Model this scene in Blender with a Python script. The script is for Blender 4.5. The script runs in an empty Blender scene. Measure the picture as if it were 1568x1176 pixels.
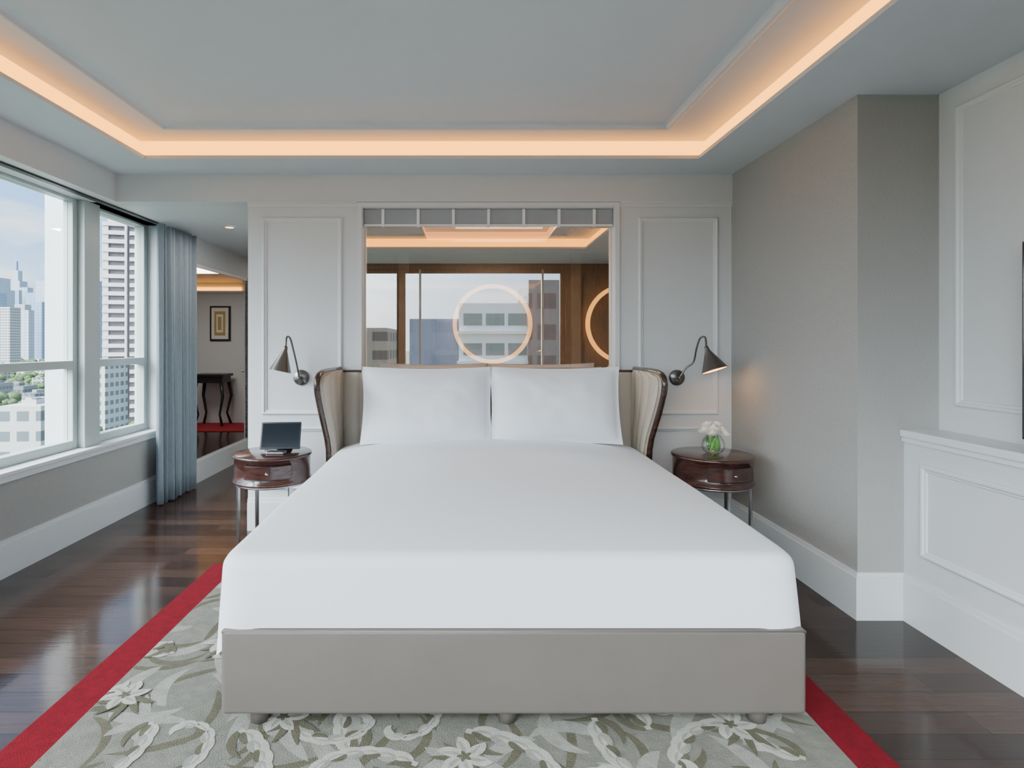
import bpy, bmesh, math, random
from mathutils import Vector, Matrix, Euler, noise
random.seed(7)
S = bpy.context.scene
PI = math.pi

# ------------------------------------------------------------ materials
def new_mat(name):
    m = bpy.data.materials.new(name); m.use_nodes = True
    nt = m.node_tree
    return m, nt, nt.nodes['Principled BSDF'], nt.nodes['Material Output']

def pmat(name, col, rough=0.6, metal=0.0, var=0.04, scale=8.0, bump=0.0, bscale=60.0, stretch=(1,1,1), coat=0.0, sheen=0.0, emit=None, estr=0.0, spec=0.5, trans=0.0):
    m, nt, p, o = new_mat(name)
    N = nt.nodes; L = nt.links
    tc = N.new('ShaderNodeTexCoord'); mp = N.new('ShaderNodeMapping'); mp.inputs['Scale'].default_value = stretch
    L.new(tc.outputs['Object'], mp.inputs['Vector'])
    nz = N.new('ShaderNodeTexNoise'); nz.inputs['Scale'].default_value = scale; nz.inputs['Detail'].default_value = 4
    L.new(mp.outputs[0], nz.inputs['Vector'])
    cr = N.new('ShaderNodeValToRGB')
    c = Vector(col)
    cr.color_ramp.elements[0].position = 0.3; cr.color_ramp.elements[1].position = 0.7
    cr.color_ramp.elements[0].color = (*(c*(1-var)), 1); cr.color_ramp.elements[1].color = (*[min(1, k*(1+var)) for k in c], 1)
    L.new(nz.outputs['Fac'], cr.inputs['Fac']); L.new(cr.outputs[0], p.inputs['Base Color'])
    p.inputs['Roughness'].default_value = rough; p.inputs['Metallic'].default_value = metal
    p.inputs['Specular IOR Level'].default_value = spec
    if coat: p.inputs['Coat Weight'].default_value = coat; p.inputs['Coat Roughness'].default_value = 0.08
    if sheen: p.inputs['Sheen Weight'].default_value = sheen
    if trans: p.inputs['Transmission Weight'].default_value = trans
    if emit: p.inputs['Emission Color'].default_value = (*emit, 1); p.inputs['Emission Strength'].default_value = estr
    if bump:
        n2 = N.new('ShaderNodeTexNoise'); n2.inputs['Scale'].default_value = bscale; n2.inputs['Detail'].default_value = 3
        L.new(mp.outputs[0], n2.inputs['Vector'])
        b = N.new('ShaderNodeBump'); b.inputs['Strength'].default_value = bump; b.inputs['Distance'].default_value = 0.01
        L.new(n2.outputs['Fac'], b.inputs['Height']); L.new(b.outputs[0], p.inputs['Normal'])
    return m

def emat(name, col, s):
    m, nt, p, o = new_mat(name)
    nt.nodes.remove(p)
    e = nt.nodes.new('ShaderNodeEmission'); e.inputs[0].default_value = (*col, 1); e.inputs[1].default_value = s
    nt.links.new(e.outputs[0], o.inputs[0]); return m

def thin_glass(name, tint, refl, rcol=(1, 1, 1)):
    m, nt, p, o = new_mat(name); nt.nodes.remove(p)
    t = nt.nodes.new('ShaderNodeBsdfTransparent'); t.inputs[0].default_value = (*tint, 1)
    g = nt.nodes.new('ShaderNodeBsdfGlossy'); g.inputs['Roughness'].default_value = 0.0; g.inputs['Color'].default_value = (*rcol, 1)
    x = nt.nodes.new('ShaderNodeMixShader'); x.inputs[0].default_value = refl
    nt.links.new(t.outputs[0], x.inputs[1]); nt.links.new(g.outputs[0], x.inputs[2]); nt.links.new(x.outputs[0], o.inputs[0])
    return m

M = {}
M['paint'] = pmat('wall_paint', (0.61, 0.63, 0.635), 0.55, var=0.01)
M['trimw'] = pmat('trim_paint', (0.65, 0.67, 0.675), 0.4, var=0.01)
M['base'] = pmat('baseboard_paint', (0.67, 0.695, 0.70), 0.35, var=0.01)
M['ceil'] = pmat('ceiling_paint', (0.58, 0.618, 0.64), 0.7, var=0.01)
M['paper'] = pmat('linen_wallpaper', (0.375, 0.370, 0.350), 0.75, var=0.09, scale=90, stretch=(1, 1, 4), bump=0.3, bscale=220)
M['winf'] = pmat('window_frame_paint', (0.44, 0.50, 0.49), 0.4, var=0.01)
M['fin'] = pmat('facade_fin_white', (0.60, 0.62, 0.64), 0.6)
M['dark'] = pmat('dark_track', (0.02, 0.02, 0.02), 0.5)
M['duvet'] = pmat('white_cotton', (0.78, 0.81, 0.86), 0.85, var=0.008, sheen=0.2, bump=0.05, bscale=4)
M['pillow'] = pmat('white_pillow_cotton', (0.80, 0.83, 0.87), 0.85, var=0.01, sheen=0.2, bump=0.10, bscale=9)
M['leather'] = pmat('taupe_leather', (0.130, 0.112, 0.098), 0.45, var=0.03, bump=0.06, bscale=300)
M['cream'] = pmat('cream_leather', (0.48, 0.415, 0.33), 0.42, var=0.03, bump=0.05, bscale=200)
M['walnut'] = pmat('dark_walnut', (0.040, 0.018, 0.012), 0.25, var=0.4, scale=14, stretch=(1, 1, 6), coat=0.5)
M['mahog'] = pmat('mahogany_veneer', (0.048, 0.017, 0.013), 0.22, var=0.45, scale=10, stretch=(1, 1, 8), coat=0.5)
M['metal'] = pmat('brushed_steel', (0.42, 0.42, 0.43), 0.3, 1.0, var=0.03)
M['pewter'] = pmat('dark_pewter', (0.20, 0.195, 0.19), 0.28, 1.0, var=0.05)
M['shadein'] = pmat('shade_inner', (0.9, 0.75, 0.5), 0.5, emit=(1, 0.46, 0.10), estr=3.5)
M['bulb'] = emat('bulb_glow', (1, 0.60, 0.2), 25)
M['cove'] = emat('cove_led_glow', (1.0, 0.38, 0.050), 5.0)
M['ring'] = emat('ring_led_glow', (1.0, 0.50, 0.13), 5.0)
M['curtain'] = pmat('curtain_fabric', (0.24, 0.285, 0.32), 0.85, var=0.06, scale=60, stretch=(1, 1, .3), bump=.1, bscale=200)
M['pane'] = thin_glass('window_pane', (0.96, 0.98, 0.98), 0.04)
M['bglass'] = thin_glass('bathroom_glass', (0.90, 0.83, 0.75), 0.46, (0.97, 0.95, 0.92))
M['mirror'] = pmat('mirror_silver', (0.82, 0.83, 0.82), 0.0, 1.0, var=0.0)
M['bwood'] = pmat('bathroom_wood', (0.22, 0.145, 0.095), 0.35, var=0.25, scale=6, stretch=(6, 6, 1))
M['rwood'] = pmat('window_surround_wood', (0.13, 0.092, 0.065), 0.35, var=0.25, scale=6, stretch=(6, 6, 1))
M['bstone'] = pmat('bathroom_stone', (0.34, 0.27, 0.20), 0.3, var=0.15, scale=3)
M['blind'] = pmat('blind_fabric', (0.33, 0.36, 0.38), 0.8)
M['blindt'] = pmat('blind_tape', (0.80, 0.83, 0.84), 0.7)
M['screen'] = pmat('black_screen', (0.006, 0.010, 0.016), 0.12, coat=0.5)
M['folio'] = pmat('navy_folio_leather', (0.012, 0.018, 0.028), 0.4, bump=.05, bscale=200)
M['bezel'] = pmat('black_bezel', (0.01, 0.01, 0.012), 0.35)
M['petal'] = pmat('rose_petal', (0.88, 0.80, 0.70), 0.6, var=0.06, scale=20)
M['leafg'] = pmat('leaf_green', (0.12, 0.32, 0.05), 0.45, var=0.3, scale=20)
M['gold'] = pmat('gold_print', (0.45, 0.30, 0.10), 0.5)
M['mat'] = pmat('picture_mount', (0.75, 0.72, 0.65), 0.8)
M['redc'] = pmat('red_carpet', (0.30, 0.01, 0.02), 0.9, var=0.2, scale=50)
m, nt, p, o = new_mat('vase_glass'); nt.nodes.remove(p)
t_ = nt.nodes.new('ShaderNodeBsdfTransparent'); t_.inputs[0].default_value = (.93, .97, .95, 1)
g_ = nt.nodes.new('ShaderNodeBsdfGlossy'); g_.inputs['Roughness'].default_value = 0.02
lw = nt.nodes.new('ShaderNodeLayerWeight'); lw.inputs[0].default_value = .35
x_ = nt.nodes.new('ShaderNodeMixShader'); nt.links.new(lw.outputs['Facing'], x_.inputs[0]); nt.links.new(t_.outputs[0], x_.inputs[1]); nt.links.new(g_.outputs[0], x_.inputs[2])
nt.links.new(x_.outputs[0], o.inputs[0]); M['vase'] = m

# wood floor
m, nt, p, o = new_mat('dark_wood_floor'); N = nt.nodes; L = nt.links
tc = N.new('ShaderNodeTexCoord'); mp = N.new('ShaderNodeMapping'); mp.inputs['Rotation'].default_value = (0, 0, 0)
L.new(tc.outputs['Object'], mp.inputs[0])
br = N.new('ShaderNodeTexBrick'); br.inputs['Scale'].default_value = 1.0
br.inputs['Brick Width'].default_value = 1.2; br.inputs['Row Height'].default_value = 0.12; br.inputs['Mortar Size'].default_value = 0.002
br.inputs['Color1'].default_value = (0.024, 0.013, 0.010, 1); br.inputs['Color2'].default_value = (0.062, 0.034, 0.024, 1); br.inputs['Mortar'].default_value = (0.008, 0.005, 0.004, 1)
L.new(mp.outputs[0], br.inputs['Vector'])
mp2 = N.new('ShaderNodeMapping'); mp2.inputs['Scale'].default_value = (3, 40, 1); L.new(tc.outputs['Object'], mp2.inputs[0])
nz = N.new('ShaderNodeTexNoise'); nz.inputs['Scale'].default_value = 1.5; nz.inputs['Detail'].default_value = 6; L.new(mp2.outputs[0], nz.inputs['Vector'])
mx = N.new('ShaderNodeMix'); mx.data_type = 'RGBA'; mx.blend_type = 'MULTIPLY'; mx.inputs[0].default_value = 0.5
cr = N.new('ShaderNodeValToRGB'); cr.color_ramp.elements[0].position = .3; cr.color_ramp.elements[1].position = .7
cr.color_ramp.elements[0].color = (.5, .5, .5, 1); cr.color_ramp.elements[1].color = (1.3, 1.3, 1.3, 1)
L.new(nz.outputs['Fac'], cr.inputs[0]); L.new(br.outputs['Color'], mx.inputs[6]); L.new(cr.outputs[0], mx.inputs[7]); L.new(mx.outputs[2], p.inputs['Base Color'])
p.inputs['Roughness'].default_value = 0.13; p.inputs['Specular IOR Level'].default_value = 0.34
bp = N.new('ShaderNodeBump'); bp.inputs['Strength'].default_value = 0.10; bp.inputs['Distance'].default_value = 0.003
L.new(nz.outputs['Fac'], bp.inputs['Height']); L.new(bp.outputs[0], p.inputs['Normal'])
M['floor'] = m
M['rugbg'] = pmat('rug_sage', (0.160, 0.157, 0.130), 0.95, var=0.16, scale=25, bump=0.6, bscale=260)
M['rugc'] = pmat('rug_cream', (0.38, 0.372, 0.325), 0.95, var=0.12, scale=30, bump=0.6, bscale=260)
M['rugg'] = pmat('rug_olive', (0.088, 0.082, 0.050), 0.95, var=0.15, scale=30, bump=0.6, bscale=260)
M['rugs'] = pmat('rug_silver', (0.26, 0.257, 0.222), 0.95, var=0.14, scale=30, bump=0.6, bscale=260)
M['rugr'] = pmat('rug_red', (0.145, 0.0025, 0.009), 0.95, var=0.15, scale=30, bump=0.6, bscale=260, spec=0.2)

# ------------------------------------------------------------ builder
class B:
    def __init__(self): self.v = []; self.f = []; self.m = []; self.s = []; self.mats = []
    def mi(self, k):
        if k not in self.mats: self.mats.append(k)
        return self.mats.index(k)
    def add(self, vs, fs, mat, smooth=False, T=None):
        o = len(self.v); i = self.mi(mat)
        for q in vs:
            q = Vector(q); self.v.append(T @ q if T else q)
        for f in fs: self.f.append([o+k for k in f]); self.m.append(i); self.s.append(smooth)
        return self
    def box(self, x0, x1, y0, y1, z0, z1, mat, bev=0, seg=2, T=None):
        if bev <= 0:
            vs = [(x, y, z) for z in (z0, z1) for y in (y0, y1) for x in (x0, x1)]
            return self.add(vs, [(0, 2, 3, 1), (4, 5, 7, 6), (0, 1, 5, 4), (2, 6, 7, 3), (0, 4, 6, 2), (1, 3, 7, 5)], mat, False, T)
        bm = bmesh.new(); bmesh.ops.create_cube(bm, size=1)
        for w in bm.verts: w.co = Vector(((x0+x1)/2+w.co.x*(x1-x0), (y0+y1)/2+w.co.y*(y1-y0), (z0+z1)/2+w.co.z*(z1-z0)))
        bmesh.ops.bevel(bm, geom=bm.edges[:], offset=bev, segments=seg, profile=.5, affect='EDGES')
        bm.verts.index_update()
        self.add([w.co.copy() for w in bm.verts], [[w.index for w in f.verts] for f in bm.faces], mat, seg > 2, T); bm.free()
        return self
    def lathe(self, prof, mat, n=40, T=None, smooth=True, a0=0, a1=2*PI):
        full = abs(a1-a0-2*PI) < 1e-6
        cols = n if full else n+1
        vs = []
        for i in range(cols):
            a = a0+(a1-a0)*i/n
            for r, z in prof: vs.append((r*math.cos(a), r*math.sin(a), z))
        k = len(prof); fs = []
        for i in range(n):
            j = (i+1) % cols
            for q in range(k-1): fs.append((i*k+q, j*k+q, j*k+q+1, i*k+q+1))
        return self.add(vs, fs, mat, smooth, T)
    def tube(self, pts, r, mat, n=10, closed=False, T=None):
        pts = [Vector(q) for q in pts]; k = len(pts); vs = []; fs = []
        up = None
        for i, q in enumerate(pts):
            if closed: t = pts[(i+1) % k]-pts[i-1]
            else: t = pts[min(i+1, k-1)]-pts[max(i-1, 0)]
            t.normalize()
            if up is None:
                up = Vector((0, 0, 1)) if abs(t.z) < .9 else Vector((1, 0, 0))
            a = t.cross(up).normalized(); b_ = a.cross(t).normalized(); up = b_
            rr = r[i] if isinstance(r, (list, tuple)) else r
            for j in range(n):
                an = 2*PI*j/n; vs.append(q+a*math.cos(an)*rr+b_*math.sin(an)*rr)
        for i in range(k if closed else k-1):
            i2 = (i+1) % k
            for j in range(n):
                j2 = (j+1) % n; fs.append((i*n+j, i*n+j2, i2*n+j2, i2*n+j))
        if not closed: fs.append(list(range(n))[::-1]); fs.append([(k-1)*n+j for j in range(n)])
        return self.add(vs, fs, mat, True, T)
    def grid(self, fn, nu, nv, mat, smooth=True, T=None):
        vs = [fn(i/nu, j/nv) for j in range(nv+1) for i in range(nu+1)]
        fs = [(j*(nu+1)+i, j*(nu+1)+i+1, (j+1)*(nu+1)+i+1, (j+1)*(nu+1)+i) for j in range(nv) for i in range(nu)]
        return self.add(vs, fs, mat, smooth, T)
    def sphere(self, c, r, mat, sc=(1, 1, 1), sub=2):
        bm = bmesh.new(); bmesh.ops.create_icosphere(bm, subdivisions=sub, radius=r)
        self.add([Vector((c[0]+w.co.x*sc[0], c[1]+w.co.y*sc[1], c[2]+w.co.z*sc[2])) for w in bm.verts], [[w.index for w in f.verts] for f in bm.faces], mat, True); bm.free()
        return self
    def mould(self, fn, u0, u1, v0, v1, mat, prof=((0, 0), (.003, .010), (.010, .016), (.018, .015), (.024, .008), (.032, .007), (.036, 0))):
        vs = []
        for d, h in prof:
            for u, v in ((u0+d, v0+d), (u1-d, v0+d), (u1-d, v1-d), (u0+d, v1-d)): vs.append(fn(u, v, h))
        fs = []
        for k in range(len(prof)-1):
            for j in range(4):
                j2 = (j+1) % 4; fs.append((k*4+j, k*4+j2, k*4+4+j2, k*4+4+j))
        return self.add(vs, fs, mat)
    def obj(self, name, parent=None, fixn=True, origin=None):
        me = bpy.data.meshes.new(name)
        og = Vector(origin) if origin else Vector((0, 0, 0))
        me.from_pydata([tuple(v-og) for v in self.v], [], self.f)
        for k in self.mats: me.materials.append(M[k])
        for p_, i, s in zip(me.polygons, self.m, self.s): p_.material_index = i; p_.use_smooth = s
        me.update()
        if fixn:
            bm = bmesh.new(); bm.from_mesh(me); bmesh.ops.recalc_face_normals(bm, faces=bm.faces); bm.to_mesh(me); bm.free()
        ob = bpy.data.objects.new(name, me); ob.location = og; S.collection.objects.link(ob)
        if parent: ob.parent = parent
        return ob

def empty(name):
    e = bpy.data.objects.new(name, None); S.collection.objects.link(e); e.empty_display_size = .1; return e

# ------------------------------------------------------------ dimensions
CAMY, H = -4.14, 1.338
ZS, ZT, ZH = 2.54, 2.68, 2.343
XL, XR, XR2, XRL = -2.64, 1.895, 2.29, 2.12
YC, YR = -1.334, -4.5
HALL = 5.5

# ------------------------------------------------------------ floor & ceilings
b = B(); b.box(-2.9, 3.2, YR-.1, HALL+.1, -.1, 0, 'floor'); b.obj('floor')
b = B()
cx0, cx1, cy0, cy1 = -2.10, 1.517, -3.1, -.36
xa, xb = -2.75, 2.4
def slab(x0, x1, y0, y1, z0, z1): b.box(x0, x1, y0, y1, z0, z1, 'ceil')
slab(xa, cx0, YR-.1, 0.0, ZS, ZS+.022); slab(cx1, xb, YR-.1, 0.0, ZS, ZS+.022)
slab(cx0, cx1, cy1, 0.0, ZS, ZS+.022); slab(cx0, cx1, YR-.1, cy0, ZS, ZS+.022)
slab(xa, xb, YR-.1, 0.12, ZT, ZT+.1)
cw = .075
slab(xa, cx0-cw, YR-.1, 0.0, ZS+.022, ZT); slab(cx1+cw, xb, YR-.1, 0, ZS+.022, ZT)
slab(cx0-cw, cx1+cw, cy1+cw, 0, ZS+.022, ZT); slab(cx0-cw, cx1+cw, YR-.1, cy0-cw, ZS+.022, ZT)
b.obj('ceiling')
b = B()
b.mould(lambda u, v, h: (u, v, ZT-h), -1.90, 1.27, cy0+.2, -.53, 'ceil', prof=((0, 0), (.0, .016), (.012, .022), (.029, .022), (.038, .006), (.054, 0)))
b.obj('trim_ceiling')
b = B()
e = .012; zz0, zz1 = ZS+.024, ZT-.004
b.box(cx0-cw, cx1+cw, cy1+cw-e, cy1+cw-.001, zz0, zz1, 'cove'); b.box(cx0-cw, cx1+cw, cy0-cw+.001, cy0-cw+e, zz0, zz1, 'cove')
b.box(cx0-cw+.001, cx0-cw+e, cy0-cw, cy1+cw, zz0, zz1, 'cove'); b.box(cx1+cw-e, cx1+cw-.001, cy0-cw, cy1+cw, zz0, zz1, 'cove')
b.obj('cove_light_strip')

b = B(); b.box(-2.9, -1.56, .12, 2.2, ZH, ZH+.1, 'trimw'); b.box(-2.9, 3.2, 2.2, HALL+.1, ZH, ZH+.1, 'trimw'); b.obj('ceiling_passage')

# ------------------------------------------------------------ back wall
b = B()
gx0, gx1, gz0 = -.776, 1.093, 1.08
b.box(-1.56, gx0, 0, .12, 0, ZH, 'paint'); b.box(gx1, XR+.1, 0, .12, 0, ZH, 'paint'); b.box(gx0, gx1, 0, .12, 0, gz0, 'paint')
b.box(XL-.12, XR+.1, 0, .12, ZH, ZT, 'paint')
b.obj('wall_back')
b = B()
Wb = lambda u, v, h: (u, -h, v)
for u0, u1 in ((-1.458, -.883), (1.229, 1.80)):
    b.mould(Wb, u0, u1, .824, 2.235, 'trimw'); b.mould(Wb, u0, u1, .29, .74, 'trimw')
for u0, u1 in ((-1.56, gx0), (gx1, XR)):
    b.box(u0, u1, -.010, 0, ZH-.035, ZH-.012, 'trimw'); b.box(u0, u1, -.020, 0, ZH-.012, ZH, 'trimw')
b.box(XL+.15, XR, -.016, 0, ZH, ZS, 'paint')
b.obj('trim_back')
b = B(); b.box(-1.56, XR-.016, -.016, 0, 0, .20, 'base'); b.box(-1.56, XR-.016, -.010, 0, .20, .225, 'base'); b.obj('baseboard_back')

# ------------------------------------------------------------ right walls
b = B()
b.box(XR, XR2+.2, YC, 0.12, 0, ZT, 'paper'); b.obj('wall_right_column')
b = B(); b.box(XR2, XR2+.2, YR, YC, .88, ZT, 'paint'); b.obj('wall_right_upper')
b = B(); b.box(XRL, XR2+.2, YR, YC, 0, .88, 'paint'); b.obj('wall_right_lower')
b = B(); b.box(XRL-.022, XR2, YR, YC-.0, .885, .92, 'base', .005); b.box(XRL-.010, XR2, YR, YC, .8805, .885, 'base'); b.box(XRL-.012, XRL, YR, YC, .862, .8805, 'base'); b.obj('trim_ledge')
b = B()
Wr = lambda u, v, h: (XR2-h, u, v); Wl = lambda u, v, h: (XRL-h, u, v)
b.mould(Wr, -3.9, YC-.10, 1.04, 2.44, 'trimw'); b.mould(Wl, -2.6, YC-.11, .34, .776, 'trimw'); b.mould(Wl, -4.2, -2.75, .34, .776, 'trimw')
b.obj('trim_right')
b = B()
b.box(XR-.016, XR, YC, 0, 0, .205, 'base'); b.box(XR-.010, XR, YC, 0, .205, .228, 'base')
b.box(XR-.016, XRL-.016, YC-.016, YC-.0005, 0, .205, 'base'); b.box(XR-.010, XRL-.01, YC-.01, YC-.0005, .205, .228, 'base')
b.box(XRL-.016, XRL, YR, YC-.0005, 0, .205, 'base'); b.box(XRL-.01, XRL, YR, YC-.0005, .205, .228, 'base')
b.obj('baseboard_right', fixn=False)

# ------------------------------------------------------------ left wall, windows
b = B()
b.box(XL-.2, XL, YR, .82, 0, .57, 'paper'); b.box(XL-.2, XL, YR, .82, ZH, ZT, 'paint')
b.box(XL-.2, XL, .82, 1.22, 0, ZH, 'paint'); b.box(XL-.2, XL, YR-.1, YR+.08, 0, ZT, 'paint')
b.box(XL-.2, -2.58, 1.22, HALL, 0, ZH, 'paint')
b.obj('wall_left')
b = B(); b.box(XL, XL+.15, YR, 0.0, ZH, ZS, 'paint'); b.box(XL+.03, XL+.07, YR, .8, ZH-.012, ZH-.001, 'dark')
b.obj('trim_pelmet_left')
b = B(); b.box(XL-.15, XL+.025, YR+.08, .82, .575, .60, 'base', .004); b.box(XL, XL+.012, YR+.08, .82, .54, .574, 'base'); b.obj('trim_window_sill')
b = B(); b.box(XL, XL+.016, YR, 1.22, 0, .19, 'base'); b.box(XL, XL+.010, YR, 1.22, .19, .215, 'base')
b.box(-2.58, -2.564, 1.22, 2.65, 0, .205, 'base'); b.box(-2.58, -2.57, 1.22, 2.65, .205, .23, 'base'); b.obj('baseboard_left')
fx0, fx1 = -2.80, -2.73
def window(name, y0, y1):
    b = B(); w = .05
    b.box(fx0, fx1, y0, y0+w, .60, ZH, 'winf', .004); b.box(fx0, fx1, y1-w, y1, .60, ZH, 'winf', .004)
    b.box(fx0, fx1, y0+w, y1-w, .60, .66, 'winf', .004); b.box(fx0, fx1, y0+w, y1-w, ZH-.02, ZH, 'winf', .004)
    b.box(fx0, fx1, y0+w, y1-w, 1.16, 1.215, 'winf', .004)
    b.box(fx0+.03, fx0+.036, y0+w, y1-w, .66, 1.16, 'pane'); b.box(fx0+.03, fx0+.036, y0+w, y1-w, 1.215, ZH-.02, 'pane')
    b.obj(name, fixn=False)
window('window_1', .10, .82)
window('window_2', -2.25, -.07)
window('window_3', -4.42, -2.42)
b = B(); b.box(fx0-.02, XL-.04, -.07, .10, .60, ZH, 'winf', .004); b.box(fx0-.02, XL-.04, -2.42, -2.25, .60, ZH, 'winf', .004)
b.box(-3.0, fx0-.02, -.02, .10, .2, 2.7, 'fin', .004); b.box(-3.0, fx0-.02, -2.42, -2.3, .2, 2.7, 'fin', .004); b.obj('trim_window_mullion')

# ------------------------------------------------------------ rear wall with window
b = B()
b.box(XL-.2, -2.3, YR-.15, YR, 0, ZT, 'rwood'); b.box(1.5, XR2+.2, YR-.15, YR, 0, ZT, 'rwood')
b.box(-2.3, 1.5, YR-.15, YR, 0, .4, 'paper'); b.box(-2.3, 1.5, YR-.15, YR, 2.46, ZT, 'rwood'); b.obj('wall_rear')
b = B()
for x in (-2.3, -1.06, 1.43):
    b.box(x, x+(.13 if x == -1.06 else .07), YR-.12, YR-.04, .4, 2.46, 'rwood')
b.box(-.72, -.69, YR-.12, YR-.04, .4, 2.46, 'winf')
b.box(1.15, 1.18, YR-.12, YR-.04, .4, 2.46, 'winf')
for z in (.4, .75, 2.40): b.box(-2.3, 1.5, YR-.115, YR-.045, z, z+.055, 'rwood')
b.box(-2.3, 1.5, YR-.085, YR-.08, .4, 2.46, 'pane')
b.obj('window_4', fixn=False)

# ------------------------------------------------------------ passage walls, hall, mirror
b = B()
b.box(-1.56, -1.46, .12, 2.2, 0, ZH, 'paint'); b.box(-1.56, 3.2, 2.1, 2.2, 0, ZH, 'paint'); b.obj('wall_passage')
b = B(); b.box(-2.9, 3.2, HALL, HALL+.1, 0, ZH, 'paint'); b.box(3.1, 3.2, 2.2, HALL, 0, ZH, 'paint'); b.obj('wall_hall')
b = B(); b.box(-2.58, -2.568, 1.33, 2.62, .235, 2.06, 'mirror'); 
b.box(-2.58, -2.556, 1.29, 1.33, .235, 2.09, 'trimw'); b.box(-2.58, -2.556, 1.33, 2.62, 2.06, 2.09, 'trimw'); b.box(-2.58, -2.556, 2.62, 2.66, .235, 2.09, 'walnut'); b.obj('wall_mirror')
b = B()
b.box(-2.56, -2.52, 2.68, 3.45, .01, 2.06, 'trimw', .003)
b.mould(lambda u, v, h: (-2.52+h, u, v), 2.78, 3.35, .95, 1.95, 'trimw'); b.mould(lambda u, v, h: (-2.52+h, u, v), 2.78, 3.35, .2, .85, 'trimw')
b.tube([(-2.52, 2.75, 1.0), (-2.47, 2.75, 1.0), (-2.46, 2.77, 1.0), (-2.46, 2.87, 1.0)], .009, 'metal')
b.box(-2.52, -2.512, 2.73, 2.77, .93, 1.07, 'metal', .002); b.obj('door_1')
b = B()
px_, pz_ = -1.05, 1.66
b.box(px_-.17, px_+.17, HALL-.03, HALL-.002, pz_-.29, pz_+.29, 'bezel', .004)
b.box(px_-.14, px_+.14, HALL-.034, HALL-.028, pz_-.26, pz_+.26, 'mat'); b.box(px_-.09, px_+.09, HALL-.038, HALL-.032, pz_-.20, pz_+.20, 'gold')
b.box(px_-.055, px_+.055, HALL-.042, HALL-.036, pz_-.15, pz_+.15, 'mat'); b.box(px_-.03, px_+.03, HALL-.046, HALL-.04, pz_-.11, pz_+.11, 'gold'); b.obj('framed_picture')
b = B(); b.box(-1.4, .6, HALL-.04, HALL-.01, 2.20, 2.26, 'cove'); b.box(-1.45, .65, HALL-.06, HALL-.005, 2.17, 2.20, 'trimw'); b.obj('hall_cove_strip')
b = B()
tx, ty = -1.05, 5.2
b.box(tx-.25, tx+.25, ty-.2, ty+.2, .80, .84, 'bezel', .006); b.box(tx-.22, tx+.22, ty-.17, ty+.17, .70, .80, 'bezel')
for sx in (-1, 1):
    for sy in (-1, 1):
        b.tube([(tx+sx*.20, ty+sy*.15, .70), (tx+sx*.23, ty+sy*.17, .48), (tx+sx*.17, ty+sy*.14, .2), (tx+sx*.22, ty+sy*.17, .025)], [.03, .024, .016, .022], 'bezel')
b.obj('console_table')
b = B(); b.box(-1.9, .2, 4.6, 5.48, .0, .012, 'redc', .004); b.obj('hall_rug')
b = B(); b.lathe([(.0, 0), (.04, 0), (.055, .004), (.055, .012)], 'trimw', 24, Matrix.Translation((-2.04, .85, ZH-.012))); b.lathe([(0, -.001), (.035, -.001)], 'ring', 24, Matrix.Translation((-2.04, .85, ZH-.012))); b.obj('ceiling_downlight')

# ------------------------------------------------------------ bathroom
bx0, bx1, by1, bzc = -1.46, 2.5, 2.1, 2.30
b = B()
b.box(bx0, bx1, by1-.02, by1, 0, ZH, 'bwood'); b.box(bx0, bx0+.02, .12, by1, 0, ZH, 'bwood'); b.box(bx1-.02, bx1, .12, by1, 0, ZH, 'bwood')
for x in (-.72, 1.12): b.box(x, x+.1, by1-.08, by1-.02, 0, bzc, 'bstone')
b.obj('wall_bathroom')
tx0, tx1, ty0, ty1 = -.37, .75, .5, 1.38
b = B()
for q in ((bx0, tx0, .12, by1), (tx1, bx1, .12, by1), (tx0, tx1, .12, ty0), (tx0, tx1, ty1, by1)): b.box(*q, bzc, bzc+.02, 'bstone')
b.box(tx0-.1, tx1+.1, ty0-.1, ty1+.1, bzc+.1, bzc+.12, 'bstone'); b.obj('ceiling_bathroom')
b = B(); b.box(tx0-.02, tx1+.02, ty1+.02, ty1+.04, bzc+.02, bzc+.1, 'cove'); b.box(tx0-.04, tx0-.02, ty0, ty1+.04, bzc+.02, bzc+.1, 'cove'); b.box(tx1+.02, tx1+.04, ty0, ty1+.04, bzc+.02, bzc+.1, 'cove'); b.obj('bathroom_cove_strip')
def ring_mirror(name, x, z, y=by1-.022):
    b = B(); T = Matrix.Translation((x, y, z)) @ Matrix.Rotation(PI/2, 4, 'X')
    b.lathe([(.382, .02), (.382, .05), (.425, .05), (.425, .02), (.382, .02)], 'ring', 64, T)
    b.lathe([(.385, .0), (.385, .02), (.42, .02), (.42, 0)], 'walnut', 64, T); b.obj(name)
ring_mirror('ring_light_and_reflection', .28, 1.54); ring_mirror('ring_light_and_reflection', 1.70, 1.54)  # second ring is modelled in place of a side-mirror reflection
b = B()
b.box(gx0+.045, gx1-.045, .070, .074, gz0, ZH-.045, 'bglass'); b.obj('window_5', fixn=False)
b = B()
b.mould(lambda u, v, h: (u, -h, v), gx0, gx1, gz0, ZH-.003, 'trimw', prof=((0, 0), (0, .014), (.03, .014), (.036, .002), (.036, -.07), (.046, -.07), (.046, -.12)))
b.obj('trim_bathroom_window')
b = B()
b.box(gx0+.040, gx1-.040, .036, .060, 2.185, ZH-.042, 'blind')
for i in range(7):
    x = (585+i*54.5-714)/215; b.box(x-.010, x+.010, .026, .062, 2.175, ZH-.042, 'blindt')
b.box(gx0+.040, gx1-.040, .030, .062, 2.18, 2.192, 'blindt')
b.obj('roman_blind')

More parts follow.
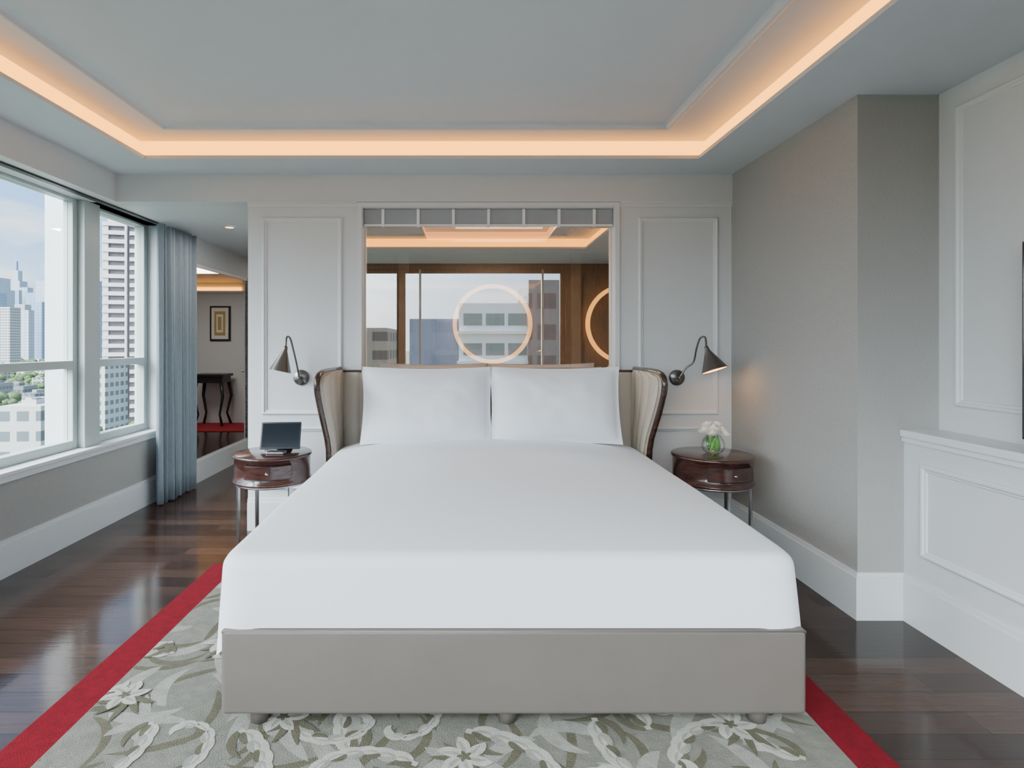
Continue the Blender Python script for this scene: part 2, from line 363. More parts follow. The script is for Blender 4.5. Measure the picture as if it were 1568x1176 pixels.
# ------------------------------------------------------------ curtain
b = B()
def cf(u, v):
    y = .60+.60*u; z = .012+2.31*v
    ph = u*2*PI*8.5; am = .040*(1-.25*v)
    return (-2.53+am*math.sin(ph)+.006*math.sin(ph*2.3+3*v)+.012*u+.01*(1-v)*math.sin(5*u), y+.018*math.sin(ph*.5+v), z)
b.grid(cf, 200, 14, 'curtain')
cu = b.obj('curtain', fixn=False)
sm = cu.modifiers.new('sol', 'SOLIDIFY'); sm.thickness = .003

# ------------------------------------------------------------ rug
b = B()
rx0, rx1, ry0, ry1 = -1.515, 1.36, -3.6, -.66
b.box(rx0, rx1, ry0, ry1, 0.0, .012, 'rugr', .003)
ix0, ix1, iy0, iy1 = rx0+.155, rx1-.14, ry0+.15, ry1-.15
b.box(ix0, ix1, iy0, iy1, .005, .0135, 'rugbg')
zc = [.0138]
def cl(x, y): return (min(max(x, ix0+.004), ix1-.004), min(max(y, iy0+.004), iy1-.004))
def leaf(x, y, a, Ln, W, k, mat, sk=.8, n=14):
    zc[0] += .0000018; z = zc[0]; vs = []; fs = []
    px, py = x, y; ds = Ln/n
    for i in range(n+1):
        t = i/n; w = W*max(0.0, math.sin(PI*t**sk))**.8*.5+.0008
        an = a+k*t
        nx, ny = -math.sin(an), math.cos(an)
        vs += [(*cl(px+nx*w, py+ny*w), z), (*cl(px-nx*w*.8, py-ny*w*.8), z)]
        px += math.cos(an)*ds; py += math.sin(an)*ds
    for i in range(n): fs.append((2*i+1, 2*i+3, 2*i+2, 2*i))
    b.add(vs, fs, mat)
    return px, py
def stem(x, y, a, Ln, k, w, mat, n=24):
    zc[0] += .0000018; z = zc[0]; vs = []; pts = []
    ds = Ln/n; px, py = x, y
    for i in range(n+1):
        t = i/n; an = a+k*t*t; ww = w*(1-.6*t)*.5; nx, ny = -math.sin(an), math.cos(an)
        vs += [(*cl(px+nx*ww, py+ny*ww), z), (*cl(px-nx*ww, py-ny*ww), z)]; pts.append((px, py, an))
        px += math.cos(an)*ds; py += math.sin(an)*ds
    b.add(vs, [(2*i+1, 2*i+3, 2*i+2, 2*i) for i in range(n)], mat); return pts
def acanthus(x, y, a, s, sgn, m1='rugc', m2='rugs'):
    leaf(x, y, a+sgn*1.2, s*.6, s*.12, -sgn*1.6, 'rugg', .8)
    pts = stem(x, y, a, s*1.7, sgn*2.6, .030*s/.4, m1)
    for i, q in enumerate(pts[1:-1:3]):
        f = 1-.45*i/8
        leaf(q[0], q[1], q[2]+sgn*-.60, s*.44*f, s*.15*f, sgn*1.3, m1, .62)
        leaf(q[0], q[1], q[2]+sgn*-.50, s*.30*f, s*.035*f, sgn*1.2, m2, .8)
        leaf(q[0], q[1], q[2]+sgn*.7, s*.28*f, s*.10*f, sgn*-1.0, m2 if i % 2 else 'rugg', .7)
    q = pts[-1]; leaf(q[0], q[1], q[2], s*.26, s*.14, sgn*2, m1, .6)
def flower(x, y, r, a0):
    for k in range(6):
        a = a0+k*PI*2/6; leaf(x+.1*r*math.cos(a), y+.1*r*math.sin(a), a-.3, r, r*.55, .9, 'rugc', .9)
        leaf(x+.1*r*math.cos(a), y+.1*r*math.sin(a), a-.2, r*.75, r*.16, .8, 'rugs', .9)
    for k in range(5):
        a = a0+k*2*PI/5+.4; leaf(x, y, a, r*.3, r*.16, .5, 'rugg', 1)
def spray(x, y, a, s, mat):
    for k in range(5):
        leaf(x, y, a+(k-2)*.42, s*(1-.12*abs(k-2)), s*.18, (k-2)*.35, mat, .9)
rr = random.Random(31)
cells = []
ny = 13; nx = 12
for j in range(ny):
    for i in range(nx):
        x = ix0+(ix1-ix0)*(i+.5+rr.uniform(-.3, .3))/nx; y = iy0+(iy1-iy0)*(j+.5+rr.uniform(-.3, .3))/ny
        cells.append((x, y, (i*3+j*2) % 7))
for x, y, k in cells: leaf(x-.1, y, rr.uniform(0, 6.3), .32, .035, rr.uniform(-2.5, 2.5), 'rugg', .8)
for x, y, k in cells: leaf(x, y-.1, rr.uniform(0, 6.3), .28, .065, rr.uniform(-2, 2), 'rugs', .8)
for x, y, k in cells:
    if k in (1, 2, 4): acanthus(x, y, rr.uniform(0, 6.3), rr.uniform(.22, .31), rr.choice((-1, 1)))
for x, y, k in cells:
    if k == 0: spray(x+.03, y, rr.uniform(0, 6.3), .16, 'rugg'); flower(x, y, rr.uniform(.08, .105), rr.uniform(0, 6))
b.obj('area_rug', fixn=False)

# ------------------------------------------------------------ bed
bed = empty('bed'); BX = .162; RZ = .0155
b = B()
b.box(BX-1.0, BX+1.0, -2.169, -.16, .068, .362, 'leather', .018, 4)
zt = .352
b.tube([(BX-.993, -2.163, zt), (BX+.993, -2.163, zt), (BX+.993, -.17, zt), (BX-.993, -.17, zt)], .006, 'leather', 8, True)
for x in (397, 777, 1160):
    for y in (-2.10, -1.2, -.3):
        b.lathe([(.0, .0), (.032, 0), (.036, .055), (.036, .07)], 'leather', 20, Matrix.Translation(((x-714)*2.03/887, y, RZ if y<-.6 else 0.001)))
b.obj('bed_base', bed)
b = B(); b.box(BX-.95, BX+.95, -2.12, -.18, .363, .56, 'duvet', .04, 4); b.obj('mattress', bed)
# duvet : regular top grid warped onto the rounded footprint, then edge roll and skirt
b = B()
a_, y0_, y1_, rc = 1.010, -2.160, -.165, .072
DX = .148; Rr = .056
cyy = (y0_+y1_)/2; hy = (y1_-y0_)/2
def ztop(x, y):
    t = (y-y0_)/(y1_-y0_)
    u = min(1, abs(x)/a_)
    return .608+.036*(1-math.exp(-t*7))*(1-u**2.4)+.085*t*(1-.65*u**3)-.02*t*u**10 + .006*noise.noise(Vector((x*1.8, y*1.8, 0)))
NXg, NYg = 48, 48
rin = rc-Rr; ax, ay = a_-Rr, hy-Rr
def inner(i, j):
    u = -1+2*i/NXg; v = -1+2*j/NYg
    x, y = u*ax, v*ay
    ex, ey = abs(x)-(ax-rin), abs(y)-(ay-rin)
    if ex > 0 and ey > 0:
        d = math.hypot(ex, ey); m_ = max(ex, ey)
        ex, ey = ex*m_/d, ey*m_/d
        x = math.copysign(ax-rin+ex, x); y = math.copysign(ay-rin+ey, y)
    return x, y
top = {}; vs = []; fs = []
for j in range(NYg+1):
    for i in range(NXg+1):
        x, y = inner(i, j); top[(i, j)] = len(vs); vs.append(Vector((DX+x, cyy+y, ztop(x, cyy+y))))
for j in range(NYg):
    for i in range(NXg): fs.append((top[i, j], top[i+1, j], top[i+1, j+1], top[i, j+1]))
loop = [(i, 0) for i in range(NXg)]+[(NXg, j) for j in range(NYg)]+[(i, NYg) for i in range(NXg, 0, -1)]+[(0, j) for j in range(NYg, 0, -1)]
out = []
for (i, j) in loop:
    x, y = inner(i, j); cxn = 1 if i == NXg else (-1 if i == 0 else 0); cyn = 1 if j == NYg else (-1 if j == 0 else 0)
    if cxn and cyn: nm = (cxn*.90, cyn*.90)
    elif cxn: nm = (cxn, 0.0)
    else: nm = (0.0, cyn)
    out.append((x, y, nm, top[(i, j)]))
prev = [q[3] for q in out]
n_ = len(out)
def addring(fn):
    global prev
    cur = []
    for q in out: cur.append(len(vs)); vs.append(fn(q))
    for k in range(n_):
        k2 = (k+1) % n_; fs.append((prev[k], cur[k], cur[k2], prev[k2]))
    prev = cur
for k in range(1, 7):
    th = k/6*PI/2
    addring(lambda q: Vector((DX+q[0]+q[2][0]*Rr*math.sin(th), cyy+q[1]+q[2][1]*Rr*math.sin(th), ztop(q[0], cyy+q[1])-Rr*(1-math.cos(th)))))
for k in range(1, 13):
    t = k/12
    def skirt(q):
        x, y, nm = q[0], cyy+q[1], q[2]
        side = abs(nm[0]); z1 = ztop(q[0], y)-Rr; front = side < .1 and nm[1] < 0
        corner = side > .1 and abs(nm[1]) > .1
        if nm[1] > .5: hem = .363
        elif front: hem = .363 if abs(x) < ax-.06 else .352
        elif nm[0] < 0: hem = .363-(.125 if not corner else .118)
        else: hem = .363-(.112*min(1, .12+(y-y0_)/.5) if not corner else .012)
        if front: fl = .006*math.sin(t*PI)
        elif corner: fl = .030*t
        else: fl = (.028+.006*math.sin(y*19)+.007*math.sin(y*7+1))*t*side
        if nm[1] > .5: fl = 0
        return Vector((DX+x+nm[0]*(Rr+fl), y+nm[1]*(Rr+fl*(1 if front else .2)), z1+(hem-z1)*t))
    addring(skirt)
b.add(vs, fs, 'duvet', True); dv = b.obj('duvet', bed)
ssm = dv.modifiers.new('sub', 'SUBSURF'); ssm.levels = 1; ssm.render_levels = 1
# headboard
b = B()
HX0, HX1 = BX-1.068, BX+1.042
nch = 16
def hb(u, v):
    x = HX0+.05+(HX1-HX0-.1)*u; z = .15+(1.135-.15)*v
    c = abs(math.sin(u*PI*nch)); 
    return (x, -.105-.022*c**.5, z)
b.grid(hb, nch*10, 12, 'cream')
b.box(HX0+.02, HX1-.02, -.104, -.02, .10, 1.135, 'cream')
b.box(HX0+.0, HX1-.0, -.125, -.02, 1.133, 1.150, 'walnut', .006)
prof = [(.20, -.33), (.40, -.33), (.55, -.335), (.64, -.345), (.72, -.385), (.80, -.445), (.88, -.505), (.96, -.56), (1.03, -.60), (1.08, -.612), (1.115, -.60), (1.138, -.565), (1.150, -.50), (1.153, -.40), (1.153, -.25), (1.152, -.02)]
for sg, xo in ((-1, HX0), (1, HX1)):
    flare = lambda y: sg*.010*max(0, (-y-.1)/.5)**2
    xi = xo-sg*.045
    vs = []; fs = []
    nb = len(prof)
    for i, (z, y) in enumerate(prof):
        for k in range(5):
            a = k/4; xx = xo+(xi-xo)*a; dy = .010*(a*2-.6 if a > .3 else 0)
            vs.append((xx+flare(y), y+max(0, dy), z-max(0, dy)*.3))
    for i in range(nb-1):
        for k in range(4): fs.append((i*5+k, i*5+k+1, i*5+5+k+1, i*5+5+k))
    b.add(vs, fs, 'cream', True)
    for xx, mt in ((xo, 'walnut'), (xi, 'cream')):
        def sd(u, v, xx=xx, mt=mt):
            z = .2+(1.152-.2)*v
            yf = -.02
            for (za, ya), (zb, yb) in zip(prof[:13], prof[1:14]):
                if za <= z <= zb+1e-6: yf = ya+(yb-ya)*((z-za)/max(1e-6, zb-za)); break
            y = -.02+(yf+.02)*u
            ch = (.012*abs(math.sin(u*PI*4))**.5 if mt == 'cream' else 0)
            return (xx+flare(y)-sg*ch, y, z)
        b.grid(sd, 40, 36, mt)
    b.tube([(xo-sg*.006+flare(y), y-.003, z+.002) for z, y in prof], .019, 'walnut', 10)
b.obj('headboard', bed)

# pillows
def pillow(x, y, z, w, h, t, tilt, seed, rz=0):
    b = B(); T = Matrix.Translation((x, y, z)) @ Matrix.Rotation(rz, 4, 'Z') @ Matrix.Rotation(tilt, 4, 'X')
    def face(sg):
        def f(u, v):
            a = u*2-1; c = v*2-1
            fl = .95
            ta = max(0, 1-abs(a/fl)**3.0)**.6; tc_ = max(0, 1-abs(c/fl)**2.6)**.6
            th = t/2*ta*tc_+.003
            X = a*w/2*(1-.035*(1-c*c)*abs(a)); Z = c*h/2*(1-.055*(1-a*a)*abs(c))
            nn = .014*noise.noise(Vector((a*2+seed, c*2, seed)))+.007*noise.noise(Vector((a*6+seed, c*5, seed)))
            return (X, sg*(th+nn*ta*tc_), Z+h/2)
        return f
    b.grid(face(-1), 44, 32, 'pillow', T=T); b.grid(face(1), 44, 32, 'pillow', T=T)
    b.obj('pillow')
pillow(BX-.420, -.40, .680, .86, .51, .20, -.20, 3)
pillow(BX+.420, -.40, .680, .86, .51, .20, -.20, 9, 0)
pillow(BX-.44, -.235, .675, .87, .48, .13, -.10, 5)
pillow(BX+.44, -.235, .675, .88, .48, .13, -.10, 14)

# ------------------------------------------------------------ nightstands
def nightstand(x, y, r, face_a):
    b = B(); T = Matrix.Translation((x, y, 0))
    zt = .645
    b.lathe([(0, zt), (r-.012, zt), (r-.003, zt-.004), (r, zt-.012), (r-.003, zt-.02), (r-.012, zt-.024), (r-.012, .488), (r-.004, .482), (r-.004, .470), (0, .470)], 'mahog', 64, T)
    rf = r-.012
    a0, a1 = face_a-.62, face_a+.62
    n = 24; z0, z1 = .515, .595
    def pf(u, v): 
        a = a0+(a1-a0)*u; return ((rf+.006)*math.cos(a), (rf+.006)*math.sin(a), z0+(z1-z0)*v)
    b.grid(pf, n, 2, 'mahog', T=T)
    loop = [((rf+.004)*math.cos(a0+(a1-a0)*i/n), (rf+.004)*math.sin(a0+(a1-a0)*i/n), z0) for i in range(n+1)]
    loop += [((rf+.004)*math.cos(a1-(a1-a0)*i/n), (rf+.004)*math.sin(a1-(a1-a0)*i/n), z1) for i in range(n+1)]
    b.tube(loop, .0035, 'bezel', 6, True, T)
    c = ((rf+.02)*math.cos(face_a), (rf+.02)*math.sin(face_a), .555)
    b.tube([T @ Vector(((rf+.004)*math.cos(face_a), (rf+.004)*math.sin(face_a), .555)), T @ Vector(c)], .005, 'metal')
    b.sphere(T @ Vector(c), .011, 'metal')
    b.tube([((r-.02)*math.cos(i/48*2*PI), (r-.02)*math.sin(i/48*2*PI), .463) for i in range(48)], .008, 'metal', 8, True, T)
    for k in range(4):
        a = PI/4+k*PI/2; R_ = Matrix.Translation((x, y, 0)) @ Matrix.Rotation(a, 4, 'Z')
        b.box(r-.028, r-.012, -.011, .011, 0.0, .463, 'metal', .002, 2, R_)
    b.obj('nightstand')
NL = (-1.232, -.45); NR = (1.545, -.50)
nightstand(*NL, .243, -PI/2+.18); nightstand(*NR, .248, -PI/2+.12)

b = B()
T = Matrix.Translation((-1.185, -.46, .650)) @ Matrix.Rotation(.08, 4, 'Z') @ Matrix.Rotation(-.30, 4, 'X')
b.box(-.125, .125, -.006, .006, .012, .185, 'folio', .004, 3, T); b.box(-.115, .115, -.0075, -.005, .022, .175, 'screen', 0, 2, T)
b.box(-.06, .05, -.55, -.475, .646, .660, 'metal', .004, 2, Matrix.Translation((-1.185, 0, 0)))
b.box(-.05, .05, -.004, .004, 0.0, .13, 'bezel', 0, 2, Matrix.Translation((-1.185, -.355, .646)) @ Matrix.Rotation(.38, 4, 'X'))
b.obj('tablet_stand')

# vase of roses
vx, vy, vz = 1.55, -.50, .6455
b = B()
T = Matrix.Translation((vx, vy, vz))
pr = [(0, .0), (.035, 0), (.055, .012), (.068, .035), (.070, .058), (.062, .085), (.046, .105), (.044, .112)]
b.lathe(pr, 'vase', 40, T)
for k in range(13):
    a = rr.uniform(0, 6.3); a2 = a+rr.uniform(.5, 1.8); r1 = rr.uniform(.02, .045)
    p0 = Vector((vx+r1*math.cos(a), vy+r1*math.sin(a), vz+.012)); p1 = Vector((vx+.05*math.cos((a+a2)/2), vy+.05*math.sin((a+a2)/2), vz+.055)); p2 = Vector((vx+.03*math.cos(a2), vy+.03*math.sin(a2), vz+.11))
    w_ = Vector((-math.sin(a), math.cos(a), .3)).normalized()*.009
    pts = [p0.lerp(p1, t).lerp(p1.lerp(p2, t), t) for t in (0, .2, .4, .6, .8, 1)]
    vs = []; 
    for i, q in enumerate(pts): ww = w_*math.sin(PI*(i+.5)/6); vs += [q+ww, q-ww]
    b.add(vs, [(2*i, 2*i+1, 2*i+3, 2*i+2) for i in range(5)], 'leafg', True)
def rose(c, R_, tilt):
    T = Matrix.Translation(c) @ Matrix.Rotation(tilt[0], 4, 'X') @ Matrix.Rotation(tilt[1], 4, 'Y')
    for lay, (rad, cnt, op) in enumerate(((.25, 3, .1), (.5, 5, .35), (.78, 6, .6), (1.0, 7, .95))):
        for k in range(cnt):
            a0 = k*2*PI/cnt+lay*.5
            def pf(u, v):
                a = a0+(u-.5)*2*PI/cnt*1.45
                rad_ = R_*rad*(.45+.55*math.sin(v*PI/2)+op*.18*v*v)
                return (rad_*math.cos(a), rad_*math.sin(a), R_*(-.5+1.15*v*(1-.30*op)-.25*(2*u-1)**2*v))
            b.grid(pf, 6, 5, 'petal', T=T)
for c, R_ in (((0, -.01, .145), .036), ((-.045, .0, .135), .03), ((.045, -.01, .135), .031), ((.01, .045, .14), .03), ((-.02, -.045, .125), .029), ((.03, .02, .165), .028), ((-.025, .02, .165), .027), ((.055, -.035, .115), .022)):
    rose(Vector((vx+c[0]*1.12, vy+c[1]*1.12, vz+c[2]+.012)), R_*1.22, (rr.uniform(-.4, .4)-c[1]*6, c[0]*9))
for k in range(7):
    a = k*.9; b.tube([(vx+.03*math.cos(a), vy+.03*math.sin(a), vz+.02), (vx+.015*math.cos(a+2), vy+.015*math.sin(a+2), vz+.12)], .0025, 'leafg', 6)
b.obj('rose_vase', fixn=False)

# ------------------------------------------------------------ sconces
def catmull(P, n=8):
    P = [Vector(q) for q in P]; Q = [P[0]]+P+[P[-1]]; o_ = []
    for i in range(1, len(Q)-2):
        for k in range(n):
            t = k/n; a, c, d, e_ = Q[i-1], Q[i], Q[i+1], Q[i+2]
            o_.append(.5*((2*c)+(-a+d)*t+(2*a-5*c+4*d-e_)*t*t+(-a+3*c-3*d+e_)*t**3))
    o_.append(P[-1]); return o_
def sconce(x, z, pts, apex, axis, L_, R_, on):
    b = B()
    b.lathe([(0, .0), (.056, 0), (.056, .010), (.050, .018), (0, .018)], 'pewter', 36, Matrix.Translation((x, 0, z)) @ Matrix.Rotation(PI/2, 4, 'X'))
    b.tube([(x, -.015, z), (x, -.05, z)], .012, 'pewter')
    b.sphere((x, -.055, z), .016, 'pewter')
    b.tube(catmull(pts), .0065, 'pewter', 10)
    ax = Vector(axis).normalized(); q = ax.to_track_quat('Z', 'Y')
    T = Matrix.Translation(apex) @ q.to_matrix().to_4x4()
    b.lathe([(0, -.01), (.012, -.01), (.014, .0), (.016, .02), (R_, L_)], 'pewter', 44, T)
    b.lathe([(.012, .02), (R_-.003, L_)], 'shadein' if on else 'trimw', 44, T)
    b.lathe([(R_, L_), (R_+.001, L_+.003), (R_-.003, L_)], 'pewter', 44, T)
    bc = Vector(apex)+ax*(L_*.68)
    b.tube([Vector(apex)+ax*.02, bc], .01, 'metal')
    b.sphere(bc, .018, 'bulb' if on else 'trimw')
    ob = b.obj('wall_sconce')
    if on:
        l = bpy.data.lights.new('bulb', 'POINT'); l.energy = .3; l.color = (1, .60, .28); l.shadow_soft_size = .02
        lo = bpy.data.objects.new('bulb', l); lo.location = bc+ax*(L_*.28); S.collection.objects.link(lo); lo.parent = ob
sx, sz = -1.178, 1.09
sconce(sx, sz, [(sx, -.055, sz), (sx-.010, -.07, sz+.08), (sx-.028, -.10, sz+.20), (sx-.040, -.135, sz+.28), (sx-.053, -.17, sz+.285), (sx-.050, -.20, sz+.225)],
       (sx-.049, -.205, sz+.215), (-.20, -.10, -1), .160, .072, False)
sx = 1.503
sconce(sx, sz, [(sx, -.055, sz), (sx+.04, -.07, sz+.07), (sx+.085, -.09, sz+.115), (sx+.095, -.12, sz+.21), (sx+.108, -.15, sz+.28), (sx+.13, -.18, sz+.285), (sx+.125, -.21, sz+.225)],
       (sx+.125, -.213, sz+.215), (.26, -.26, -1), .160, .086, True)

# ------------------------------------------------------------ TV
b = B()
b.box(2.205, 2.235, -3.15, -1.84, .955, 1.74, 'bezel', .004); b.box(2.202, 2.206, -3.14, -1.85, .965, 1.73, 'screen'); b.box(2.235, 2.288, -2.7, -2.3, 1.2, 1.5, 'bezel')
b.obj('television')

# ------------------------------------------------------------ outside world
def bmat(name, wall, glass, sx_, sz_, mort=.35):
    m, nt, p, o = new_mat(name); N = nt.nodes; L = nt.links
    tc = N.new('ShaderNodeTexCoord'); sp = N.new('ShaderNodeSeparateXYZ'); L.new(tc.outputs['Object'], sp.inputs[0])
    ad = N.new('ShaderNodeMath'); ad.operation = 'ADD'; L.new(sp.outputs[0], ad.inputs[0]); L.new(sp.outputs[1], ad.inputs[1])
    def stripe(src, period, frac):
        d = N.new('ShaderNodeMath'); d.operation = 'DIVIDE'; d.inputs[1].default_value = period; L.new(src, d.inputs[0])
        f = N.new('ShaderNodeMath'); f.operation = 'FRACT'; L.new(d.outputs[0], f.inputs[0])
        g = N.new('ShaderNodeMath'); g.operation = 'GREATER_THAN'; g.inputs[1].default_value = frac; L.new(f.outputs[0], g.inputs[0]); return g.outputs[0]
    a = stripe(ad.outputs[0], sx_, mort); c = stripe(sp.outputs[2], sz_, .5)
    mu = N.new('ShaderNodeMath'); mu.operation = 'MULTIPLY'; L.new(a, mu.inputs[0]); L.new(c, mu.inputs[1])
    mx = N.new('ShaderNodeMix'); mx.data_type = 'RGBA'; L.new(mu.outputs[0], mx.inputs[0]); mx.inputs[6].default_value = (*wall, 1); mx.inputs[7].default_value = (*glass, 1)
    L.new(mx.outputs[2], p.inputs['Base Color']); p.inputs['Roughness'].default_value = .7
    return m
M['b1'] = bmat('facade_white', (.40, .40, .39), (.09, .11, .12), 3.2, 3.3)
M['b2'] = bmat('facade_beige', (.30, .26, .21), (.08, .09, .09), 4.0, 3.3)
M['b3'] = bmat('facade_grey', (.17, .18, .19), (.06, .075, .09), 2.5, 3.3, .2)
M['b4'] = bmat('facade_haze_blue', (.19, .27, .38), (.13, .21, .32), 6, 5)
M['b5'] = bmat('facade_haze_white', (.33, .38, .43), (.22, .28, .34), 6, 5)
M['tow'] = pmat('tower_slab_white', (.50, .47, .47), .7); M['towg'] = pmat('tower_window_mauve', (.085, .068, .08), .4, var=.3, scale=.3)
M['ofw'] = pmat('office_white', (.90, .92, .92), .6); M['ofg'] = pmat('office_window', (.10, .25, .27), .3)
M['tree'] = pmat('tree_foliage', (.045, .085, .022), .9, var=.6, scale=.25); M['gnd'] = pmat('city_ground', (.08, .095, .06), .9, var=.5, scale=.02)
ZG = -42
b = B(); b.add([(-6000, -3000, ZG), (6000, -3000, ZG), (6000, 8000, ZG), (-6000, 8000, ZG)], [(0, 1, 2, 3)], 'gnd'); b.obj('ground_outside')
R2 = random.Random(5)
b = B()
def bld(px, d, wpx, topy, mat, dep=None, rot=0):
    x = (px-714)/887*d; w = wpx/887*d; z1 = H+(525-topy)/887*d; dep = dep or w
    T = Matrix.Translation((x, CAMY+d+dep/2, 0)) @ Matrix.Rotation(rot, 4, 'Z')
    b.box(-w/2, w/2, -dep/2, dep/2, ZG, z1, mat, 0, 2, T)
    if d < 500:
        b.box(-w*.2, w*.15, -dep*.2, dep*.2, z1, z1+w*.15, mat, 0, 2, T)
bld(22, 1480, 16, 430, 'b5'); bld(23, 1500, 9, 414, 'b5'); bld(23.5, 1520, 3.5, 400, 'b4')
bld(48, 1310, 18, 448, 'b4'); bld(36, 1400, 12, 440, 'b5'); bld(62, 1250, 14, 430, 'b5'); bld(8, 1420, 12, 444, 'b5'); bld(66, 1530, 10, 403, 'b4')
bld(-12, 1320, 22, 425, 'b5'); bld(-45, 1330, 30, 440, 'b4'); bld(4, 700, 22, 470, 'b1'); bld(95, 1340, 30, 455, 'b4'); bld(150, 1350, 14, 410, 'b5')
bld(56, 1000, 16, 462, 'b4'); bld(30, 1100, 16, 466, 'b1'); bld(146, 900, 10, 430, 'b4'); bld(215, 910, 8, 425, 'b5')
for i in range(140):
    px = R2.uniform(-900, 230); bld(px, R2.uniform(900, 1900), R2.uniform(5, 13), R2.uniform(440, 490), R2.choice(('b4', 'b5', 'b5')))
for i in range(520):
    d = R2.uniform(200, 850); px = R2.uniform(-1200, 225); top_ = 525+ (H+R2.uniform(20, 36))/d*887
    if 140 < px < 225 and d < 260: continue
    bld(px, d, R2.uniform(6, 14)/d*887, top_, R2.choice(('b1', 'b1', 'b2', 'b3', 'b1')), None, R2.uniform(-.5, .5))
bld(25, 95, 62, 622, 'b1', 9, .1); bld(150, 210, 22, 560, 'b1', 14)
b.obj('city_buildings')
b = B()
for i in range(2600):
    d = R2.uniform(70, 850)**1; px = R2.uniform(-500, 228); x = (px-714)/887*d; r_ = R2.uniform(2.0, 4.2)
    b.sphere((x, CAMY+d, ZG+R2.uniform(4, 10)+(d/900)*12), r_, 'tree', (1, 1, .8), 1)
for i in range(300):
    b.sphere((R2.uniform(-60, 90), R2.uniform(-140, -25), ZG+R2.uniform(4, 12)), R2.uniform(4, 8), 'tree', (1, 1, .8), 1)
b.obj('tree_canopy')
b = B(); d = 250; tw = 14.5
T = Matrix.Translation(((180-714)/887*d, CAMY+d+6, 0)) @ Matrix.Rotation(.25, 4, 'Z')
top = H+(525-345)/887*d
b.box(-tw/2+.8, tw/2-.8, -5, 5, ZG, top, 'towg', 0, 2, T)
z = ZG; 
while z < top:
    b.box(-tw/2, tw*.16, -6.4, 6, z, z+1.7, 'tow', 0, 2, T); b.box(tw*.22, tw/2, -6.0, 6, z, z+1.7, 'tow', 0, 2, T); z += 3.75
b.box(-tw/2, -tw/2+2.2, -6.0, 6, ZG, top, 'tow', 0, 2, T); b.box(tw*.10, tw*.16, -6.6, 6, ZG, top, 'tow', 0, 2, T)
b.box(-tw*.38, tw*.34, -5, 5, top, top+5, 'tow', 0, 2, T); b.box(-tw*.2, tw*.2, -4, 4, top+5, top+8.5, 'towg', 0, 2, T)
b.obj('apartment_tower')
# office block behind the camera (reflected in the bathroom glass)
b = B()
X0, X1, YB = -.8, 6.6, -58
b.box(X0, X1, YB-10, YB, ZG, 5.6, 'ofw'); b.box(X1, X1+6, YB-12, YB+1, ZG, 8, 'b3'); b.box(X0-5.5, X0, YB-8, YB-2, ZG, 4.0, 'b4')
for z in (-17.5, -14, -10.5, -7, -3.5, 0.0, 3.2):
    for k in range(3): b.box(X0+.5+k*2.4, X0+2.5+k*2.4, YB-.1, YB+.06, z, z+1.3, 'ofg')
    b.box(X0-.2, X1+.2, YB, YB+.5, z-.9, z-.6, 'ofw')
b.box(-40, -14, YB-60, YB-40, ZG, 4, 'b2'); b.box(20, 40, YB-30, YB-10, ZG, 7, 'b2')
b.obj('office_building')

# ------------------------------------------------------------ world : hazy bright sky
w = bpy.data.worlds.new('World'); S.world = w; w.use_nodes = True; nt = w.node_tree; N = nt.nodes; L = nt.links
bg = N['Background']; tc = N.new('ShaderNodeTexCoord'); sp = N.new('ShaderNodeSeparateXYZ'); L.new(tc.outputs['Generated'], sp.inputs[0])
cr = N.new('ShaderNodeValToRGB'); el = cr.color_ramp.elements
el[0].position = 0.0; el[0].color = (.62, .77, .90, 1); el[1].position = .7; el[1].color = (.22, .42, .80, 1)
e2 = el.new(.16); e2.color = (.30, .53, .86, 1)
L.new(sp.outputs[2], cr.inputs[0])
mp = N.new('ShaderNodeMapping'); mp.inputs['Scale'].default_value = (1, 1, 3.5); L.new(tc.outputs['Generated'], mp.inputs[0])
nz = N.new('ShaderNodeTexNoise'); nz.inputs['Scale'].default_value = 4.0; nz.inputs['Detail'].default_value = 7; L.new(mp.outputs[0], nz.inputs[0])
c2 = N.new('ShaderNodeValToRGB'); c2.color_ramp.elements[0].position = .47; c2.color_ramp.elements[1].position = .66
L.new(nz.outputs['Fac'], c2.inputs[0])
mx = N.new('ShaderNodeMix'); mx.data_type = 'RGBA'; L.new(c2.outputs[0], mx.inputs[0]); L.new(cr.outputs[0], mx.inputs[6]); mx.inputs[7].default_value = (.86, .90, .94, 1)
sc = N.new('ShaderNodeVectorMath'); sc.operation = 'SCALE'; sc.inputs[3].default_value = 2.9; L.new(mx.outputs[2], sc.inputs[0])
sd_ = Vector((-.50, -.52, .69)).normalized()
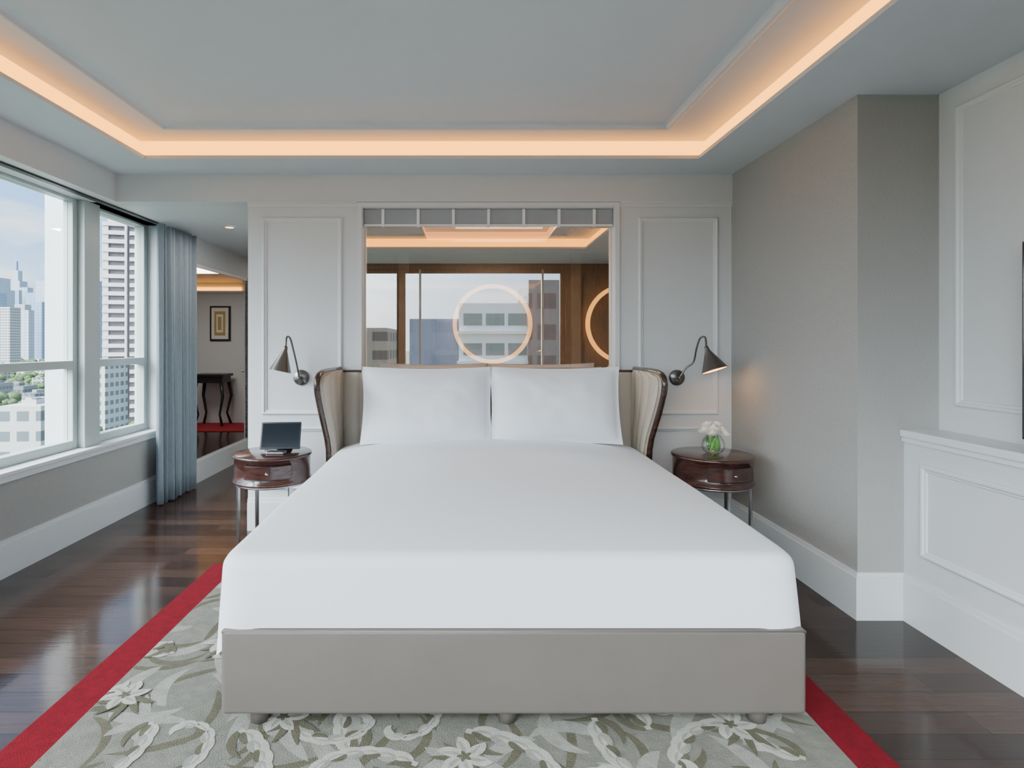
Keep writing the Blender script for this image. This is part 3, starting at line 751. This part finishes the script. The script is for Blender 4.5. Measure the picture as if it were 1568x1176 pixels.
dt = N.new('ShaderNodeVectorMath'); dt.operation = 'DOT_PRODUCT'; L.new(tc.outputs['Generated'], dt.inputs[0]); dt.inputs[1].default_value = sd_
mxx = N.new('ShaderNodeMath'); mxx.operation = 'MAXIMUM'; mxx.inputs[1].default_value = 0; L.new(dt.outputs['Value'], mxx.inputs[0])
pw = N.new('ShaderNodeMath'); pw.operation = 'POWER'; pw.inputs[1].default_value = 7; L.new(mxx.outputs[0], pw.inputs[0])
ml = N.new('ShaderNodeVectorMath'); ml.operation = 'SCALE'; ml.inputs[0].default_value = (.94, .98, 1); L.new(pw.outputs[0], ml.inputs[3])
m3 = N.new('ShaderNodeVectorMath'); m3.operation = 'SCALE'; m3.inputs[3].default_value = 46; L.new(ml.outputs[0], m3.inputs[0])
ad = N.new('ShaderNodeVectorMath'); ad.operation = 'ADD'; L.new(sc.outputs[0], ad.inputs[0]); L.new(m3.outputs[0], ad.inputs[1])
L.new(ad.outputs[0], bg.inputs[0]); bg.inputs[1].default_value = 1.0

def area(name, loc, rot, sx_, sy_, e_, col):
    l = bpy.data.lights.new(name, 'AREA'); l.shape = 'RECTANGLE'; l.size = sx_; l.size_y = sy_; l.energy = e_; l.color = col
    o_ = bpy.data.objects.new(name, l); o_.location = loc; o_.rotation_euler = rot; S.collection.objects.link(o_)
area('hall_fill', (-1.2, 3.6, ZH-.02), (0, 0, 0), 1.0, 1.0, 30, (1, .92, .84))  # added fill light so the mirrored hall is bright, no fixture behind it
area('passage_lamp', (-2.04, .85, ZH-.03), (0, 0, 0), .1, .1, 6, (1, .94, .86))
area('bathroom_fill', (.3, .9, bzc+.09), (0, 0, 0), .8, .6, 62, (1, .84, .68))  # extra fill inside the tray, added to brighten the bathroom

# ------------------------------------------------------------ camera
cam = bpy.data.cameras.new('camera'); co = bpy.data.objects.new('camera', cam); S.collection.objects.link(co)
co.location = (0, CAMY, H); co.rotation_euler = (PI/2, 0, 0)
cam.sensor_width = 36; cam.lens = 36*887/1568; cam.shift_x = (784-714)/1568; cam.shift_y = -(588-525)/1568
cam.clip_start = .05; cam.clip_end = 10000
S.camera = co
